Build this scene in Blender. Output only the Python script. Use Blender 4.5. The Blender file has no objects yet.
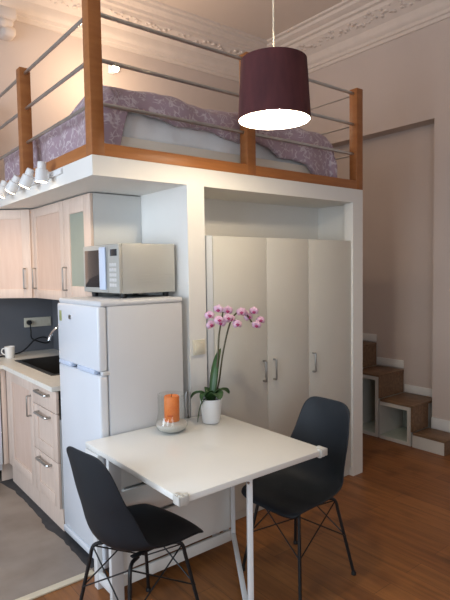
import bpy, bmesh, math, random
from mathutils import Vector, Matrix
random.seed(7)
S = bpy.context.scene
COL = S.collection
PI = math.pi

# ------------------------------------------------------------------ camera
cd = bpy.data.cameras.new('camera'); cam = bpy.data.objects.new('camera', cd); COL.objects.link(cam)
cd.sensor_fit = 'VERTICAL'; cd.sensor_height = 36.0; cd.lens = 525 / 600 * 36.0
cd.clip_start = 0.02; cd.clip_end = 60
_yaw, _pitch, _roll = math.radians(51.46), math.radians(3.379), math.radians(-0.847)
_f = Vector((math.cos(_yaw) * math.cos(_pitch), math.sin(_yaw) * math.cos(_pitch), -math.sin(_pitch)))
_r = Vector((math.sin(_yaw), -math.cos(_yaw), 0)); _u = _r.cross(_f)
_R = _r * math.cos(_roll) + _u * math.sin(_roll); _U = _u * math.cos(_roll) - _r * math.sin(_roll)
m = Matrix((_R, _U, -_f)).transposed().to_4x4(); m.translation = (0, 0, 1.6)
cam.matrix_world = m
S.camera = cam

# ------------------------------------------------------------------ world, lights, exposure
w = bpy.data.worlds.new('world'); S.world = w; w.use_nodes = True
w.node_tree.nodes['Background'].inputs[0].default_value = (0.62, 0.78, 1.0, 1)
w.node_tree.nodes['Background'].inputs[1].default_value = 0.6
S.view_settings.view_transform = 'Standard'; S.view_settings.look = 'None'
S.view_settings.gamma = 1; S.view_settings.use_curve_mapping = False
S.view_settings.exposure = 0.34

def area(name, loc, direction, sx, sy, power, color):
    l = bpy.data.lights.new(name, 'AREA'); l.shape = 'RECTANGLE'; l.size = sx; l.size_y = sy
    l.energy = power; l.color = color
    o = bpy.data.objects.new(name, l); COL.objects.link(o); o.location = loc
    o.rotation_euler = Vector(direction).to_track_quat('-Z', 'Y').to_euler(); return o
# daylight entering through the two windows of the left wall and the one behind the viewer
area('daylight_far', (-2.02, 2.75, 1.75), (1, 0, -0.1), 1.3, 2.0, 60, (0.72, 0.85, 1.0))
area('daylight_behind', (-0.55, -1.52, 1.75), (0.15, 1, -0.1), 1.3, 2.0, 20, (0.86, 0.93, 1.0))
area('daylight_near', (-2.02, 0.55, 1.75), (1, 0, -0.1), 1.3, 2.0, 42, (0.76, 0.88, 1.0))

def spot(name, loc, direction, power, angle, color, radius=0.02, blend=0.6):
    l = bpy.data.lights.new(name, 'SPOT'); l.energy = power; l.spot_size = math.radians(angle)
    l.spot_blend = blend; l.color = color; l.shadow_soft_size = radius
    o = bpy.data.objects.new(name, l); COL.objects.link(o); o.location = loc
    o.rotation_euler = Vector(direction).to_track_quat('-Z', 'Y').to_euler(); return o
def point(name, loc, power, color, radius):
    l = bpy.data.lights.new(name, 'POINT'); l.energy = power; l.color = color; l.shadow_soft_size = radius
    o = bpy.data.objects.new(name, l); COL.objects.link(o); o.location = loc; return o
WARM = (1.0, 0.75, 0.51)

# ------------------------------------------------------------------ materials
def mat(name, col, rough=0.5, metal=0.0, var=0.0, scale=6.0, stretch=(1, 1, 1), bump=0.0, bscale=60.0,
        col2=None, spec=0.5, trans=0.0, alpha=1.0, emit=None, estr=0.0, coat=0.0, ior=1.45, sss=0.0):
    M = bpy.data.materials.new(name); M.use_nodes = True
    N = M.node_tree.nodes; L = M.node_tree.links; b = N['Principled BSDF']
    b.inputs['Base Color'].default_value = (*col, 1); b.inputs['Roughness'].default_value = rough
    b.inputs['Metallic'].default_value = metal; b.inputs['Specular IOR Level'].default_value = spec
    b.inputs['Transmission Weight'].default_value = trans; b.inputs['Alpha'].default_value = alpha
    b.inputs['IOR'].default_value = ior; b.inputs['Coat Weight'].default_value = coat
    b.inputs['Subsurface Weight'].default_value = sss
    if emit: b.inputs['Emission Color'].default_value = (*emit, 1); b.inputs['Emission Strength'].default_value = estr
    tc = N.new('ShaderNodeTexCoord'); mp = N.new('ShaderNodeMapping'); mp.inputs['Scale'].default_value = stretch
    L.new(tc.outputs['Object'], mp.inputs['Vector'])
    if var or col2:
        n = N.new('ShaderNodeTexNoise'); n.inputs['Scale'].default_value = scale; n.inputs['Detail'].default_value = 5
        L.new(mp.outputs[0], n.inputs['Vector'])
        r = N.new('ShaderNodeValToRGB'); r.color_ramp.elements[0].position = 0.3; r.color_ramp.elements[1].position = 0.7
        c2 = col2 if col2 else tuple(min(1, c * (1 + var)) for c in col)
        c1 = col if col2 else tuple(c * (1 - var) for c in col)
        r.color_ramp.elements[0].color = (*c1, 1); r.color_ramp.elements[1].color = (*c2, 1)
        L.new(n.outputs['Fac'], r.inputs['Fac']); L.new(r.outputs['Color'], b.inputs['Base Color'])
    if bump:
        n2 = N.new('ShaderNodeTexNoise'); n2.inputs['Scale'].default_value = bscale; n2.inputs['Detail'].default_value = 4
        L.new(mp.outputs[0], n2.inputs['Vector'])
        bp = N.new('ShaderNodeBump'); bp.inputs['Strength'].default_value = bump; bp.inputs['Distance'].default_value = 0.01
        L.new(n2.outputs['Fac'], bp.inputs['Height']); L.new(bp.outputs[0], b.inputs['Normal'])
    return M

def floor_mat():
    M = bpy.data.materials.new('oak_plank_floor'); M.use_nodes = True
    N = M.node_tree.nodes; L = M.node_tree.links; b = N['Principled BSDF']
    tc = N.new('ShaderNodeTexCoord'); mp = N.new('ShaderNodeMapping'); mp.inputs['Rotation'].default_value = (0, 0, PI / 2)
    L.new(tc.outputs['Object'], mp.inputs['Vector'])
    br = N.new('ShaderNodeTexBrick'); br.inputs['Scale'].default_value = 1.0
    br.inputs['Brick Width'].default_value = 1.5; br.inputs['Row Height'].default_value = 0.14
    br.inputs['Mortar Size'].default_value = 0.0012; br.inputs['Mortar Smooth'].default_value = 0.4
    br.inputs['Color1'].default_value = (0.33, 0.132, 0.037, 1); br.inputs['Color2'].default_value = (0.245, 0.092, 0.026, 1)
    br.inputs['Mortar'].default_value = (0.07, 0.028, 0.01, 1); br.offset = 0.37
    L.new(mp.outputs[0], br.inputs['Vector'])
    mp2 = N.new('ShaderNodeMapping'); mp2.inputs['Scale'].default_value = (14, 1.1, 1); L.new(tc.outputs['Object'], mp2.inputs['Vector'])
    n = N.new('ShaderNodeTexNoise'); n.inputs['Scale'].default_value = 2.2; n.inputs['Detail'].default_value = 7
    n.inputs['Distortion'].default_value = 0.6; L.new(mp2.outputs[0], n.inputs['Vector'])
    r = N.new('ShaderNodeValToRGB'); r.color_ramp.elements[0].position = 0.25; r.color_ramp.elements[0].color = (0.5, 0.47, 0.43, 1)
    r.color_ramp.elements[1].position = 0.72; r.color_ramp.elements[1].color = (1.15, 1.12, 1.05, 1)
    L.new(n.outputs['Fac'], r.inputs['Fac'])
    mx = N.new('ShaderNodeMix'); mx.data_type = 'RGBA'; mx.blend_type = 'MULTIPLY'; mx.inputs['Factor'].default_value = 0.85
    L.new(br.outputs['Color'], mx.inputs['A']); L.new(r.outputs['Color'], mx.inputs['B'])
    # a few knots and dark worn spots
    n3 = N.new('ShaderNodeTexNoise'); n3.inputs['Scale'].default_value = 3.3; n3.inputs['Detail'].default_value = 2
    L.new(tc.outputs['Object'], n3.inputs['Vector'])
    r3 = N.new('ShaderNodeValToRGB'); r3.color_ramp.elements[0].position = 0.30; r3.color_ramp.elements[0].color = (0.55, 0.5, 0.46, 1)
    r3.color_ramp.elements[1].position = 0.45; r3.color_ramp.elements[1].color = (1, 1, 1, 1)
    L.new(n3.outputs['Fac'], r3.inputs['Fac'])
    mx2 = N.new('ShaderNodeMix'); mx2.data_type = 'RGBA'; mx2.blend_type = 'MULTIPLY'; mx2.inputs['Factor'].default_value = 0.8
    L.new(mx.outputs['Result'], mx2.inputs['A']); L.new(r3.outputs['Color'], mx2.inputs['B'])
    L.new(mx2.outputs['Result'], b.inputs['Base Color'])
    b.inputs['Roughness'].default_value = 0.42
    bp = N.new('ShaderNodeBump'); bp.inputs['Strength'].default_value = 0.12; bp.inputs['Distance'].default_value = 0.004
    L.new(n.outputs['Fac'], bp.inputs['Height']); L.new(bp.outputs[0], b.inputs['Normal'])
    return M

def duvet_mat():
    M = bpy.data.materials.new('mauve_print_cotton'); M.use_nodes = True
    N = M.node_tree.nodes; L = M.node_tree.links; b = N['Principled BSDF']
    tc = N.new('ShaderNodeTexCoord')
    n = N.new('ShaderNodeTexNoise'); n.inputs['Scale'].default_value = 7; n.inputs['Detail'].default_value = 2
    L.new(tc.outputs['Object'], n.inputs['Vector'])
    mxv = N.new('ShaderNodeMix'); mxv.data_type = 'RGBA'; mxv.inputs['Factor'].default_value = 0.16
    L.new(tc.outputs['Object'], mxv.inputs['A']); L.new(n.outputs['Color'], mxv.inputs['B'])
    v = N.new('ShaderNodeTexVoronoi'); v.feature = 'DISTANCE_TO_EDGE'; v.inputs['Scale'].default_value = 30
    L.new(mxv.outputs['Result'], v.inputs['Vector'])
    r = N.new('ShaderNodeValToRGB'); r.color_ramp.elements[0].position = 0.04; r.color_ramp.elements[0].color = (0.58, 0.50, 0.53, 1)
    r.color_ramp.elements[1].position = 0.13; r.color_ramp.elements[1].color = (0.37, 0.265, 0.31, 1)
    L.new(v.outputs['Distance'], r.inputs['Fac'])
    n2 = N.new('ShaderNodeTexNoise'); n2.inputs['Scale'].default_value = 19; L.new(tc.outputs['Object'], n2.inputs['Vector'])
    r2 = N.new('ShaderNodeValToRGB'); r2.color_ramp.elements[0].position = 0.44; r2.color_ramp.elements[1].position = 0.54
    L.new(n2.outputs['Fac'], r2.inputs['Fac'])
    mx = N.new('ShaderNodeMix'); mx.data_type = 'RGBA'; mx.inputs['A'].default_value = (0.38, 0.275, 0.32, 1)
    L.new(r2.outputs['Color'], mx.inputs['Factor']); L.new(r.outputs['Color'], mx.inputs['B'])
    L.new(mx.outputs['Result'], b.inputs['Base Color']); b.inputs['Roughness'].default_value = 0.9
    b.inputs['Sheen Weight'].default_value = 0.2
    return M

M_floor = floor_mat(); M_duvet = duvet_mat()
M_wall = mat('cream_wall_paint', (0.58, 0.495, 0.445), 0.85, var=0.02, scale=2, bump=0.04, bscale=90)
M_ceil = mat('ceiling_paint', (0.70, 0.60, 0.52), 0.9, var=0.02, scale=2)
M_white = mat('white_paint', (0.76, 0.75, 0.72), 0.6, var=0.015, scale=4, bump=0.03, bscale=80)
M_plaster = mat('moulded_plaster', (0.69, 0.60, 0.53), 0.85, var=0.03, scale=10, bump=0.1, bscale=40)
M_vinyl = mat('stone_vinyl', (0.20, 0.16, 0.13), 0.38, col2=(0.31, 0.26, 0.22), scale=3.5, bump=0.05, bscale=14)
M_darkstrip = mat('dark_floor_strip', (0.045, 0.045, 0.05), 0.7, var=0.2, scale=20)  # thin dark sheet laid flat on the vinyl along the plinth
M_thresh = mat('cream_threshold', (0.72, 0.64, 0.48), 0.5, var=0.04, scale=8)
M_grey = mat('slate_grey_backsplash', (0.125, 0.13, 0.145), 0.5, var=0.04, scale=3)
M_beam = mat('varnished_pine', (0.30, 0.105, 0.028), 0.42, col2=(0.38, 0.145, 0.042), scale=5, stretch=(1, 1, 6), bump=0.05, bscale=20)
M_beamx = mat('varnished_pine_beam', (0.34, 0.12, 0.03), 0.42, col2=(0.42, 0.16, 0.046), scale=4, stretch=(1, 1, 12), bump=0.05, bscale=20)
M_steel = mat('brushed_steel', (0.40, 0.39, 0.37), 0.34, 1.0, var=0.05, scale=30)
M_chrome = mat('chrome', (0.85, 0.86, 0.88), 0.08, 1.0, var=0.01, scale=9)
M_railm = mat('galvanised_rail', (0.52, 0.53, 0.53), 0.33, 1.0, var=0.08, scale=15)
M_birch = mat('pale_birch', (0.64, 0.505, 0.42), 0.5, col2=(0.70, 0.565, 0.475), scale=5, stretch=(8, 8, 1))
M_birchp = mat('pale_birch_panel', (0.63, 0.455, 0.36), 0.5, col2=(0.68, 0.51, 0.415), scale=5, stretch=(8, 8, 1))
M_cabside = mat('pale_grey_laminate', (0.60, 0.61, 0.60), 0.5, var=0.02, scale=3)
M_worktop = mat('cream_worktop', (0.74, 0.70, 0.62), 0.35, col2=(0.80, 0.77, 0.70), scale=30)
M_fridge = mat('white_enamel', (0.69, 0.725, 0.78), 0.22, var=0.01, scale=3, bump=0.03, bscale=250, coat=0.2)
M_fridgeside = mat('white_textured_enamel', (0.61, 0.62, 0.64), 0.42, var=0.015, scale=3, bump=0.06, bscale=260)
M_hand = mat('pale_blue_grip', (0.55, 0.64, 0.80), 0.3, var=0.02)
M_silver = mat('silver_enamel', (0.42, 0.42, 0.395), 0.45, 0.1, var=0.03, scale=4)
M_mglass = mat('dark_door_glass', (0.03, 0.022, 0.02), 0.08, var=0.1, scale=3, coat=0.5)
M_black = mat('black_plastic', (0.012, 0.012, 0.013), 0.45, var=0.2, scale=9)
M_display = mat('display_window', (0.02, 0.025, 0.03), 0.15, var=0.2, scale=30)
M_btn = mat('grey_buttons', (0.60, 0.60, 0.60), 0.45, var=0.03)
M_frost = mat('frosted_glass', (0.30, 0.335, 0.28), 0.35, var=0.05, scale=3)
def glass_mat():
    M = bpy.data.materials.new('clear_glass'); M.use_nodes = True
    N = M.node_tree.nodes; L = M.node_tree.links; N.remove(N['Principled BSDF'])
    t = N.new('ShaderNodeBsdfTransparent'); t.inputs[0].default_value = (.97, .98, .98, 1)
    g = N.new('ShaderNodeBsdfGlossy'); g.inputs['Roughness'].default_value = 0.04
    lw = N.new('ShaderNodeLayerWeight'); p_ = N.new('ShaderNodeMath'); p_.operation = 'POWER'; p_.inputs[1].default_value = 3.5
    L.new(lw.outputs['Facing'], p_.inputs[0]); f = N.new('ShaderNodeMath'); f.operation = 'MULTIPLY_ADD'; f.inputs[1].default_value = 0.38; f.inputs[2].default_value = 0.035
    L.new(p_.outputs[0], f.inputs[0])
    mx = N.new('ShaderNodeMixShader'); L.new(f.outputs[0], mx.inputs[0]); L.new(t.outputs[0], mx.inputs[1]); L.new(g.outputs[0], mx.inputs[2])
    L.new(mx.outputs[0], N['Material Output'].inputs['Surface']); return M
M_glass = glass_mat()
M_ward = mat('warm_white_laminate', (0.60, 0.59, 0.54), 0.45, var=0.012, scale=3)
M_filler = mat('cool_white_strip', (0.66, 0.71, 0.76), 0.4, var=0.012, scale=3)
M_table = mat('white_table_laminate', (0.86, 0.86, 0.82), 0.25, var=0.012, scale=3, coat=0.15)
M_tblframe = mat('white_lacquered_steel', (0.72, 0.73, 0.73), 0.4, var=0.02, scale=6)
M_bump = mat('translucent_plastic', (0.72, 0.70, 0.64), 0.3, col2=(0.85, 0.84, 0.80), scale=60, trans=0.25)
M_shell = mat('charcoal_shell_plastic', (0.0125, 0.016, 0.021), 0.55, spec=0.35, var=0.1, scale=5, bump=0.03, bscale=200)
M_legs = mat('black_powder_coat', (0.008, 0.008, 0.009), 0.45, var=0.2, scale=20)
M_tread = mat('walnut_tread', (0.15, 0.085, 0.045), 0.5, col2=(0.24, 0.145, 0.085), scale=4, stretch=(10, 1.5, 10))
M_stair = mat('white_stair_box', (0.62, 0.60, 0.55), 0.55, var=0.015, scale=4)
M_cubby = mat('pale_green_lining', (0.50, 0.55, 0.49), 0.6, var=0.02, scale=4)
M_shade = mat('plum_fabric', (0.058, 0.015, 0.018), 0.85, col2=(0.10, 0.026, 0.028), scale=9, stretch=(2, 2, 0.5))  # redder patches in the colour stand in for bulb glow through the fabric
M_shadein = mat('white_shade_lining', (0.88, 0.85, 0.78), 0.7, var=0.01)
M_bulb = mat('glowing_bulb', (1, 0.95, 0.85), 0.5, emit=(1.0, 0.83, 0.60), estr=300.0, var=0.01)
M_cordw = mat('clear_cord', (0.80, 0.74, 0.60), 0.4, var=0.02)
M_lamp = mat('glowing_lens', (1, 0.9, 0.7), 0.5, emit=(1.0, 0.80, 0.52), estr=14.0, var=0.01)
M_spotw = mat('white_spot_housing', (0.74, 0.74, 0.74), 0.4, var=0.02)
M_mug = mat('white_ceramic', (0.80, 0.79, 0.76), 0.25, var=0.01, coat=0.3)
M_pot = mat('matt_white_pot', (0.74, 0.74, 0.74), 0.4, var=0.01)
M_leaf = mat('orchid_leaf', (0.022, 0.060, 0.016), 0.4, col2=(0.038, 0.095, 0.024), scale=8)
M_stem = mat('orchid_stem', (0.055, 0.045, 0.022), 0.5, col2=(0.075, 0.07, 0.03), scale=25)
M_petal = mat('pink_petal', (0.62, 0.33, 0.49), 0.6, col2=(0.74, 0.52, 0.66), scale=45, sss=0.1)
M_lip = mat('magenta_lip', (0.36, 0.035, 0.14), 0.55, var=0.2, scale=60)
M_bark = mat('bark_chips', (0.05, 0.032, 0.02), 0.9, var=0.4, scale=60, bump=0.5, bscale=60)
M_candle = mat('orange_wax', (0.72, 0.17, 0.03), 0.5, col2=(0.80, 0.25, 0.06), scale=18, sss=0.1)
M_candlemark = mat('red_print', (0.50, 0.06, 0.02), 0.6, var=0.1, scale=60)
M_wick = mat('charred_wick', (0.03, 0.02, 0.015), 0.9, var=0.2, scale=90)
M_sand = mat('white_sand', (0.66, 0.62, 0.56), 0.95, var=0.08, scale=160, bump=0.8, bscale=180)
M_sheet = mat('white_cotton', (0.88, 0.88, 0.87), 0.9, var=0.03, scale=5, bump=0.9, bscale=11)
M_pale = mat('pale_bed_wood', (0.76, 0.69, 0.58), 0.6, col2=(0.80, 0.74, 0.64), scale=4, stretch=(1, 1, 8))
M_plate = mat('cream_switch_plastic', (0.66, 0.62, 0.50), 0.4, var=0.02)
M_socket = mat('beige_socket_plastic', (0.60, 0.56, 0.46), 0.4, var=0.02)
M_sink = mat('dark_stainless', (0.12, 0.115, 0.11), 0.3, 0.8, var=0.1, scale=12)
M_greenst = mat('green_sticker', (0.20, 0.26, 0.08), 0.5, col2=(0.42, 0.40, 0.20), scale=90)
M_trimwood = mat('brown_skirting', (0.12, 0.06, 0.03), 0.5, var=0.15, scale=12)
M_winframe = mat('window_frame_paint', (0.80, 0.80, 0.78), 0.4, var=0.01)

# ------------------------------------------------------------------ mesh helpers
OFF = {}
class MB:
    """collects shapes, then links them as ONE mesh object"""
    def __init__(s): s.bm = bmesh.new()
    def _merge(s, b, M=None):
        if M is not None: bmesh.ops.transform(b, matrix=M, verts=b.verts)
        t = bpy.data.meshes.new('t'); b.to_mesh(t); b.free(); s.bm.from_mesh(t); bpy.data.meshes.remove(t)
    def box(s, x0, y0, z0, x1, y1, z1, bev=0.0, seg=2, M=None):
        b = bmesh.new(); bmesh.ops.create_cube(b, size=1)
        for v in b.verts:
            v.co = Vector(((x0 + x1) / 2 + v.co.x * (x1 - x0), (y0 + y1) / 2 + v.co.y * (y1 - y0), (z0 + z1) / 2 + v.co.z * (z1 - z0)))
        if bev: bmesh.ops.bevel(b, geom=b.edges[:], offset=bev, segments=seg, affect='EDGES', profile=0.5)
        s._merge(b, M); return s
    def prism(s, pts, z0, z1, M=None, bev=0.0):
        b = bmesh.new(); vs = [b.verts.new((p[0], p[1], z0)) for p in pts]; f = b.faces.new(vs)
        e = bmesh.ops.extrude_face_region(b, geom=[f])
        for v in e['geom']:
            if isinstance(v, bmesh.types.BMVert): v.co.z = z1
        bmesh.ops.recalc_face_normals(b, faces=b.faces)
        if bev: bmesh.ops.bevel(b, geom=b.edges[:], offset=bev, segments=2, affect='EDGES', profile=0.5)
        s._merge(b, M); return s
    def lathe(s, prof, c=(0, 0, 0), seg=32, M=None, close=False):
        b = bmesh.new(); rings = []
        for (r, z) in prof:
            if r < 1e-5: rings.append([b.verts.new((c[0], c[1], c[2] + z))])
            else: rings.append([b.verts.new((c[0] + r * math.cos(2 * PI * i / seg), c[1] + r * math.sin(2 * PI * i / seg), c[2] + z)) for i in range(seg)])
        pairs = list(zip(rings, rings[1:])) + ([(rings[-1], rings[0])] if close else [])
        for a, d in pairs:
            for i in range(seg):
                j = (i + 1) % seg
                if len(a) == 1 and len(d) == 1: continue
                if len(a) == 1: b.faces.new((a[0], d[i], d[j]))
                elif len(d) == 1: b.faces.new((a[i], d[0], a[j]))
                else: b.faces.new((a[i], d[i], d[j], a[j]))
        bmesh.ops.recalc_face_normals(b, faces=b.faces)
        s._merge(b, M); return s
    def tube(s, pts, r, seg=10, caps=True, M=None):
        pts = [Vector(p) for p in pts]; n = len(pts); b = bmesh.new(); rings = []
        rs = r if isinstance(r, (list, tuple)) else [r] * n
        t0 = (pts[1] - pts[0]).normalized()
        up = Vector((0, 0, 1)) if abs(t0.z) < 0.9 else Vector((1, 0, 0))
        nrm = t0.cross(up).normalized()
        for i in range(n):
            t = ((pts[min(i + 1, n - 1)] - pts[i]).normalized() + (pts[i] - pts[max(i - 1, 0)]).normalized())
            t = t.normalized() if t.length > 1e-6 else t0
            nrm = (nrm - t * nrm.dot(t)).normalized(); bn = t.cross(nrm)
            rings.append([b.verts.new(pts[i] + (nrm * math.cos(2 * PI * k / seg) + bn * math.sin(2 * PI * k / seg)) * rs[i]) for k in range(seg)])
        for a, d in zip(rings, rings[1:]):
            for k in range(seg): b.faces.new((a[k], a[(k + 1) % seg], d[(k + 1) % seg], d[k]))
        if caps: b.faces.new(rings[0][::-1]); b.faces.new(rings[-1])
        bmesh.ops.recalc_face_normals(b, faces=b.faces)
        s._merge(b, M); return s
    def grid(s, fn, nu, nv, M=None, wrap=False):
        b = bmesh.new(); g = [[b.verts.new(fn(i / nu, j / nv)) for j in range(nv + 1)] for i in range(nu + 1)]
        for i in range(nu):
            for j in range(nv): b.faces.new((g[i][j], g[i + 1][j], g[i + 1][j + 1], g[i][j + 1]))
        bmesh.ops.recalc_face_normals(b, faces=b.faces)
        s._merge(b, M); return s
    def ball(s, c, r, sc=(1, 1, 1), M=None, sub=2):
        b = bmesh.new(); bmesh.ops.create_icosphere(b, subdivisions=sub, radius=r)
        for v in b.verts: v.co = Vector((c[0] + v.co.x * sc[0], c[1] + v.co.y * sc[1], c[2] + v.co.z * sc[2]))
        s._merge(b, M); return s
    def build(s, name, material, parent=None, loc=None, smooth=True, solid=0.0, subs=0, soff=0.0):
        o = Vector(loc) if loc is not None else (OFF.get(parent, Vector()) if parent else Vector())
        for v in s.bm.verts: v.co -= o
        me = bpy.data.meshes.new(name); s.bm.to_mesh(me); s.bm.free()
        me.materials.append(material)
        if smooth:
            for p in me.polygons: p.use_smooth = True
            me.set_sharp_from_angle(angle=math.radians(35))
        ob = bpy.data.objects.new(name, me); COL.objects.link(ob)
        OFF[ob] = o
        if parent: ob.parent = parent
        else: ob.location = o
        if solid:
            md = ob.modifiers.new('thickness', 'SOLIDIFY'); md.thickness = solid; md.offset = soff
        if subs:
            md = ob.modifiers.new('smooth', 'SUBSURF'); md.levels = subs; md.render_levels = subs
        return ob

def bez(p0, p1, p2, p3, n=10):
    p0, p1, p2, p3 = map(Vector, (p0, p1, p2, p3)); o = []
    for i in range(n + 1):
        t = i / n; o.append(p0 * (1 - t) ** 3 + 3 * p1 * t * (1 - t) ** 2 + 3 * p2 * t * t * (1 - t) + p3 * t ** 3)
    return o
def spline(pts, n=6):
    P = [Vector(p) for p in pts]; P = [2 * P[0] - P[1]] + P + [2 * P[-1] - P[-2]]; o = []
    for i in range(1, len(P) - 2):
        for k in range(n):
            t = k / n; a, b, c, d = P[i - 1], P[i], P[i + 1], P[i + 2]
            o.append(0.5 * ((2 * b) + (c - a) * t + (2 * a - 5 * b + 4 * c - d) * t * t + (3 * b - a - 3 * c + d) * t ** 3))
    o.append(P[-2]); return o
def tag(o, label, cat, group=None, kind=None):
    o['label'] = label; o['category'] = cat
    if group: o['group'] = group
    if kind: o['kind'] = kind
    return o
def thing(name, label, cat, loc, rotz=0.0, group=None, local=False):
    o = bpy.data.objects.new(name, None); COL.objects.link(o); o.location = loc; o.rotation_euler = (0, 0, rotz)
    o.empty_display_size = 0.05
    OFF[o] = Vector() if local else Vector(loc)
    return tag(o, label, cat, group)
def struct(o, label, cat): return tag(o, label, cat, None, 'structure')
def children(o): return [c for c in bpy.data.objects if c.parent == o]
def copy_tree(o, parent=None):
    c = o.copy(); COL.objects.link(c)
    if parent: c.parent = parent
    for ch in children(o): copy_tree(ch, c)
    return c

# ------------------------------------------------------------------ the room
CZ = 4.10            # ceiling height
WX, AX = 4.38, 4.54  # right wall face, back of the alcove in it
BY = 4.62            # back wall face
LX, FY = -2.1, -1.6  # left wall face, wall behind the viewer
struct(MB().box(LX - .2, FY - .2, -.1, AX + .2, BY + .2, 0).build('floor', M_floor, smooth=False), 'orange brown oak plank floor', 'floor')
struct(MB().box(LX - .2, FY - .2, CZ, AX + .2, BY + .2, CZ + .1).build('ceiling', M_ceil, smooth=False), 'plain cream ceiling high above the loft bed', 'ceiling')
b = MB().box(WX, FY - .2, 0, AX + .2, 2.51, CZ).box(WX, 2.51, 2.895, AX + .2, BY, CZ).box(AX, 2.51, 0, AX + .2, BY, 2.895)
struct(b.build('wall_right', M_wall, smooth=False), 'cream right wall with a tall recessed alcove over the stairs', 'wall')
struct(MB().box(LX - .2, BY, 0, AX + .2, BY + .2, CZ).build('wall_back', M_wall, smooth=False), 'cream back wall behind the loft bed', 'wall')
WF = (-1.25, .15)
struct(MB().box(LX - .2, FY - .2, 0, WF[0], FY, CZ).box(WF[1], FY - .2, 0, AX + .2, FY, CZ).box(WF[0], FY - .2, 0, WF[1], FY, .7).box(WF[0], FY - .2, 2.8, WF[1], FY, CZ).build('wall_front', M_wall, smooth=False), 'cream wall facing the kitchen', 'wall')
WIN = [(2.05, 3.45), (-0.15, 1.25)]; WZ0, WZ1 = 0.7, 2.8
b = MB(); ys = [FY, WIN[1][0], WIN[1][1], WIN[0][0], WIN[0][1], BY]
for k in (0, 2, 4): b.box(LX - .2, ys[k], 0, LX, ys[k + 1], CZ)
for k in (1, 3): b.box(LX - .2, ys[k], 0, LX, ys[k + 1], WZ0).box(LX - .2, ys[k], WZ1, LX, ys[k + 1], CZ)
struct(b.build('wall_left', M_wall, smooth=False), 'cream window wall on the left', 'wall')
for n, (a, c) in enumerate(WIN):
    b = MB(); x0, x1 = LX - .13, LX - .07
    for (y0, y1) in ((a, a + .06), (c - .06, c), ((a + c) / 2 - .035, (a + c) / 2 + .035)): b.box(x0, y0, WZ0, x1, y1, WZ1)
    for z in (WZ0, WZ1 - .06, 1.95): b.box(x0, a, z, x1, c, z + .06)
    f = struct(b.build('window_%d' % (n + 1), M_winframe, smooth=False), ['tall window nearest the kitchen', 'tall window farthest from the kitchen'][n], 'window')
    MB().box(LX - .103, a + .05, WZ0 + .05, LX - .097, c - .05, WZ1 - .05).build('window_pane', M_glass, f, smooth=False)

b = MB(); y0_, y1_ = FY - .13, FY - .07
for (a, c) in ((WF[0], WF[0] + .06), (WF[1] - .06, WF[1]), (-.585, -.515)): b.box(a, y0_, WZ0, c, y1_, WZ1)
for z in (WZ0, WZ1 - .06, 1.95): b.box(WF[0], y0_, z, WF[1], y1_, z + .06)
f = struct(b.build('window_3', M_winframe, smooth=False), 'tall window in the wall facing the kitchen', 'window')
MB().box(WF[0] + .05, FY - .103, WZ0 + .05, WF[1] - .05, FY - .097, WZ1 - .05).build('window_pane', M_glass, f, smooth=False)

# partition between kitchen and wardrobe
struct(MB().box(1.712, 2.56, 0, 1.832, BY, 2.08).build('wall_partition', M_white, smooth=False), 'white partition between the fridge and the wardrobe', 'wall')

# kitchen floor and its edges
struct(MB().box(LX, 2.575, 0, 1.712, BY, 0.004).build('floor_kitchen', M_vinyl, smooth=False), 'grey brown vinyl floor of the kitchen', 'floor')
struct(MB().box(LX, 2.535, 0, 1.12, 2.58, 0.010, 0.003).build('trim_1', M_thresh), 'cream threshold strip between vinyl and planks', 'trim')
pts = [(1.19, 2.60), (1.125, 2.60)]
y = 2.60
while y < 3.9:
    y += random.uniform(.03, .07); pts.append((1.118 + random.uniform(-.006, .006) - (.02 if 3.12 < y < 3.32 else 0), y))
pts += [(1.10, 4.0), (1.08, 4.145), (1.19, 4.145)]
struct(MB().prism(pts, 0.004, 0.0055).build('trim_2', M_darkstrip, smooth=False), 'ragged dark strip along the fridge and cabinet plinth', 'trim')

# cornices: stepped moulding swept along the back and right walls, with leaf and dentil rows
PROF = [(0, 3.705), (.012, 3.705), (.016, 3.735), (.03, 3.742), (.034, 3.77), (.052, 3.785), (.062, 3.81), (.064, 3.86), (.085, 3.875),
        (.115, 3.905), (.16, 3.945), (.172, 3.955), (.176, 3.99), (.205, 3.998), (.208, 4.025), (.235, 4.034), (.265, 4.05), (.27, 4.075), (.30, 4.082), (.305, CZ), (0, CZ)]
def cornice(name, A, along, inward, length, label):
    b = MB(); A = Vector(A); al = Vector(along); inw = Vector(inward)
    Mx = Matrix(((inw.x, 0, al.x, A.x), (inw.y, 0, al.y, A.y), (0, 1, 0, 0), (0, 0, 0, 1)))
    b.prism(PROF, 0, length, Mx)
    n = int(length / .062)
    for i in range(n):       # acanthus leaves
        p = A + al * (.04 + i * .062) + inw * .135; p.z = 3.925
        sw = random.uniform(.85, 1.1)
        for k_ in range(3):
            q = p + al * random.uniform(-.03, .03) + inw * random.uniform(-.035, .035); dz = (q - p).dot(inw) * .8
            b.ball((q.x, q.y, p.z + dz), random.uniform(.013, .024) * sw, (1.2, 1.2, .8), M=None, sub=1)
    n = int(length / .05)
    for i in range(n):       # dentils
        p = A + al * (.02 + i * .05) + inw * .222
        x0 = p - al * .013 - inw * .02; x1 = p + al * .013 + inw * .02
        b.box(min(x0.x, x1.x), min(x0.y, x1.y), 4.035, max(x0.x, x1.x), max(x0.y, x1.y), 4.068)
    return struct(b.build(name, M_plaster), label, 'cornice')
cornice('trim_3', (LX, BY, 0), (1, 0, 0), (0, -1, 0), WX - LX, 'ornate plaster cornice along the back wall')
cornice('trim_4', (WX, FY, 0), (0, 1, 0), (-1, 0, 0), BY - FY, 'ornate plaster cornice along the right wall')
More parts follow.
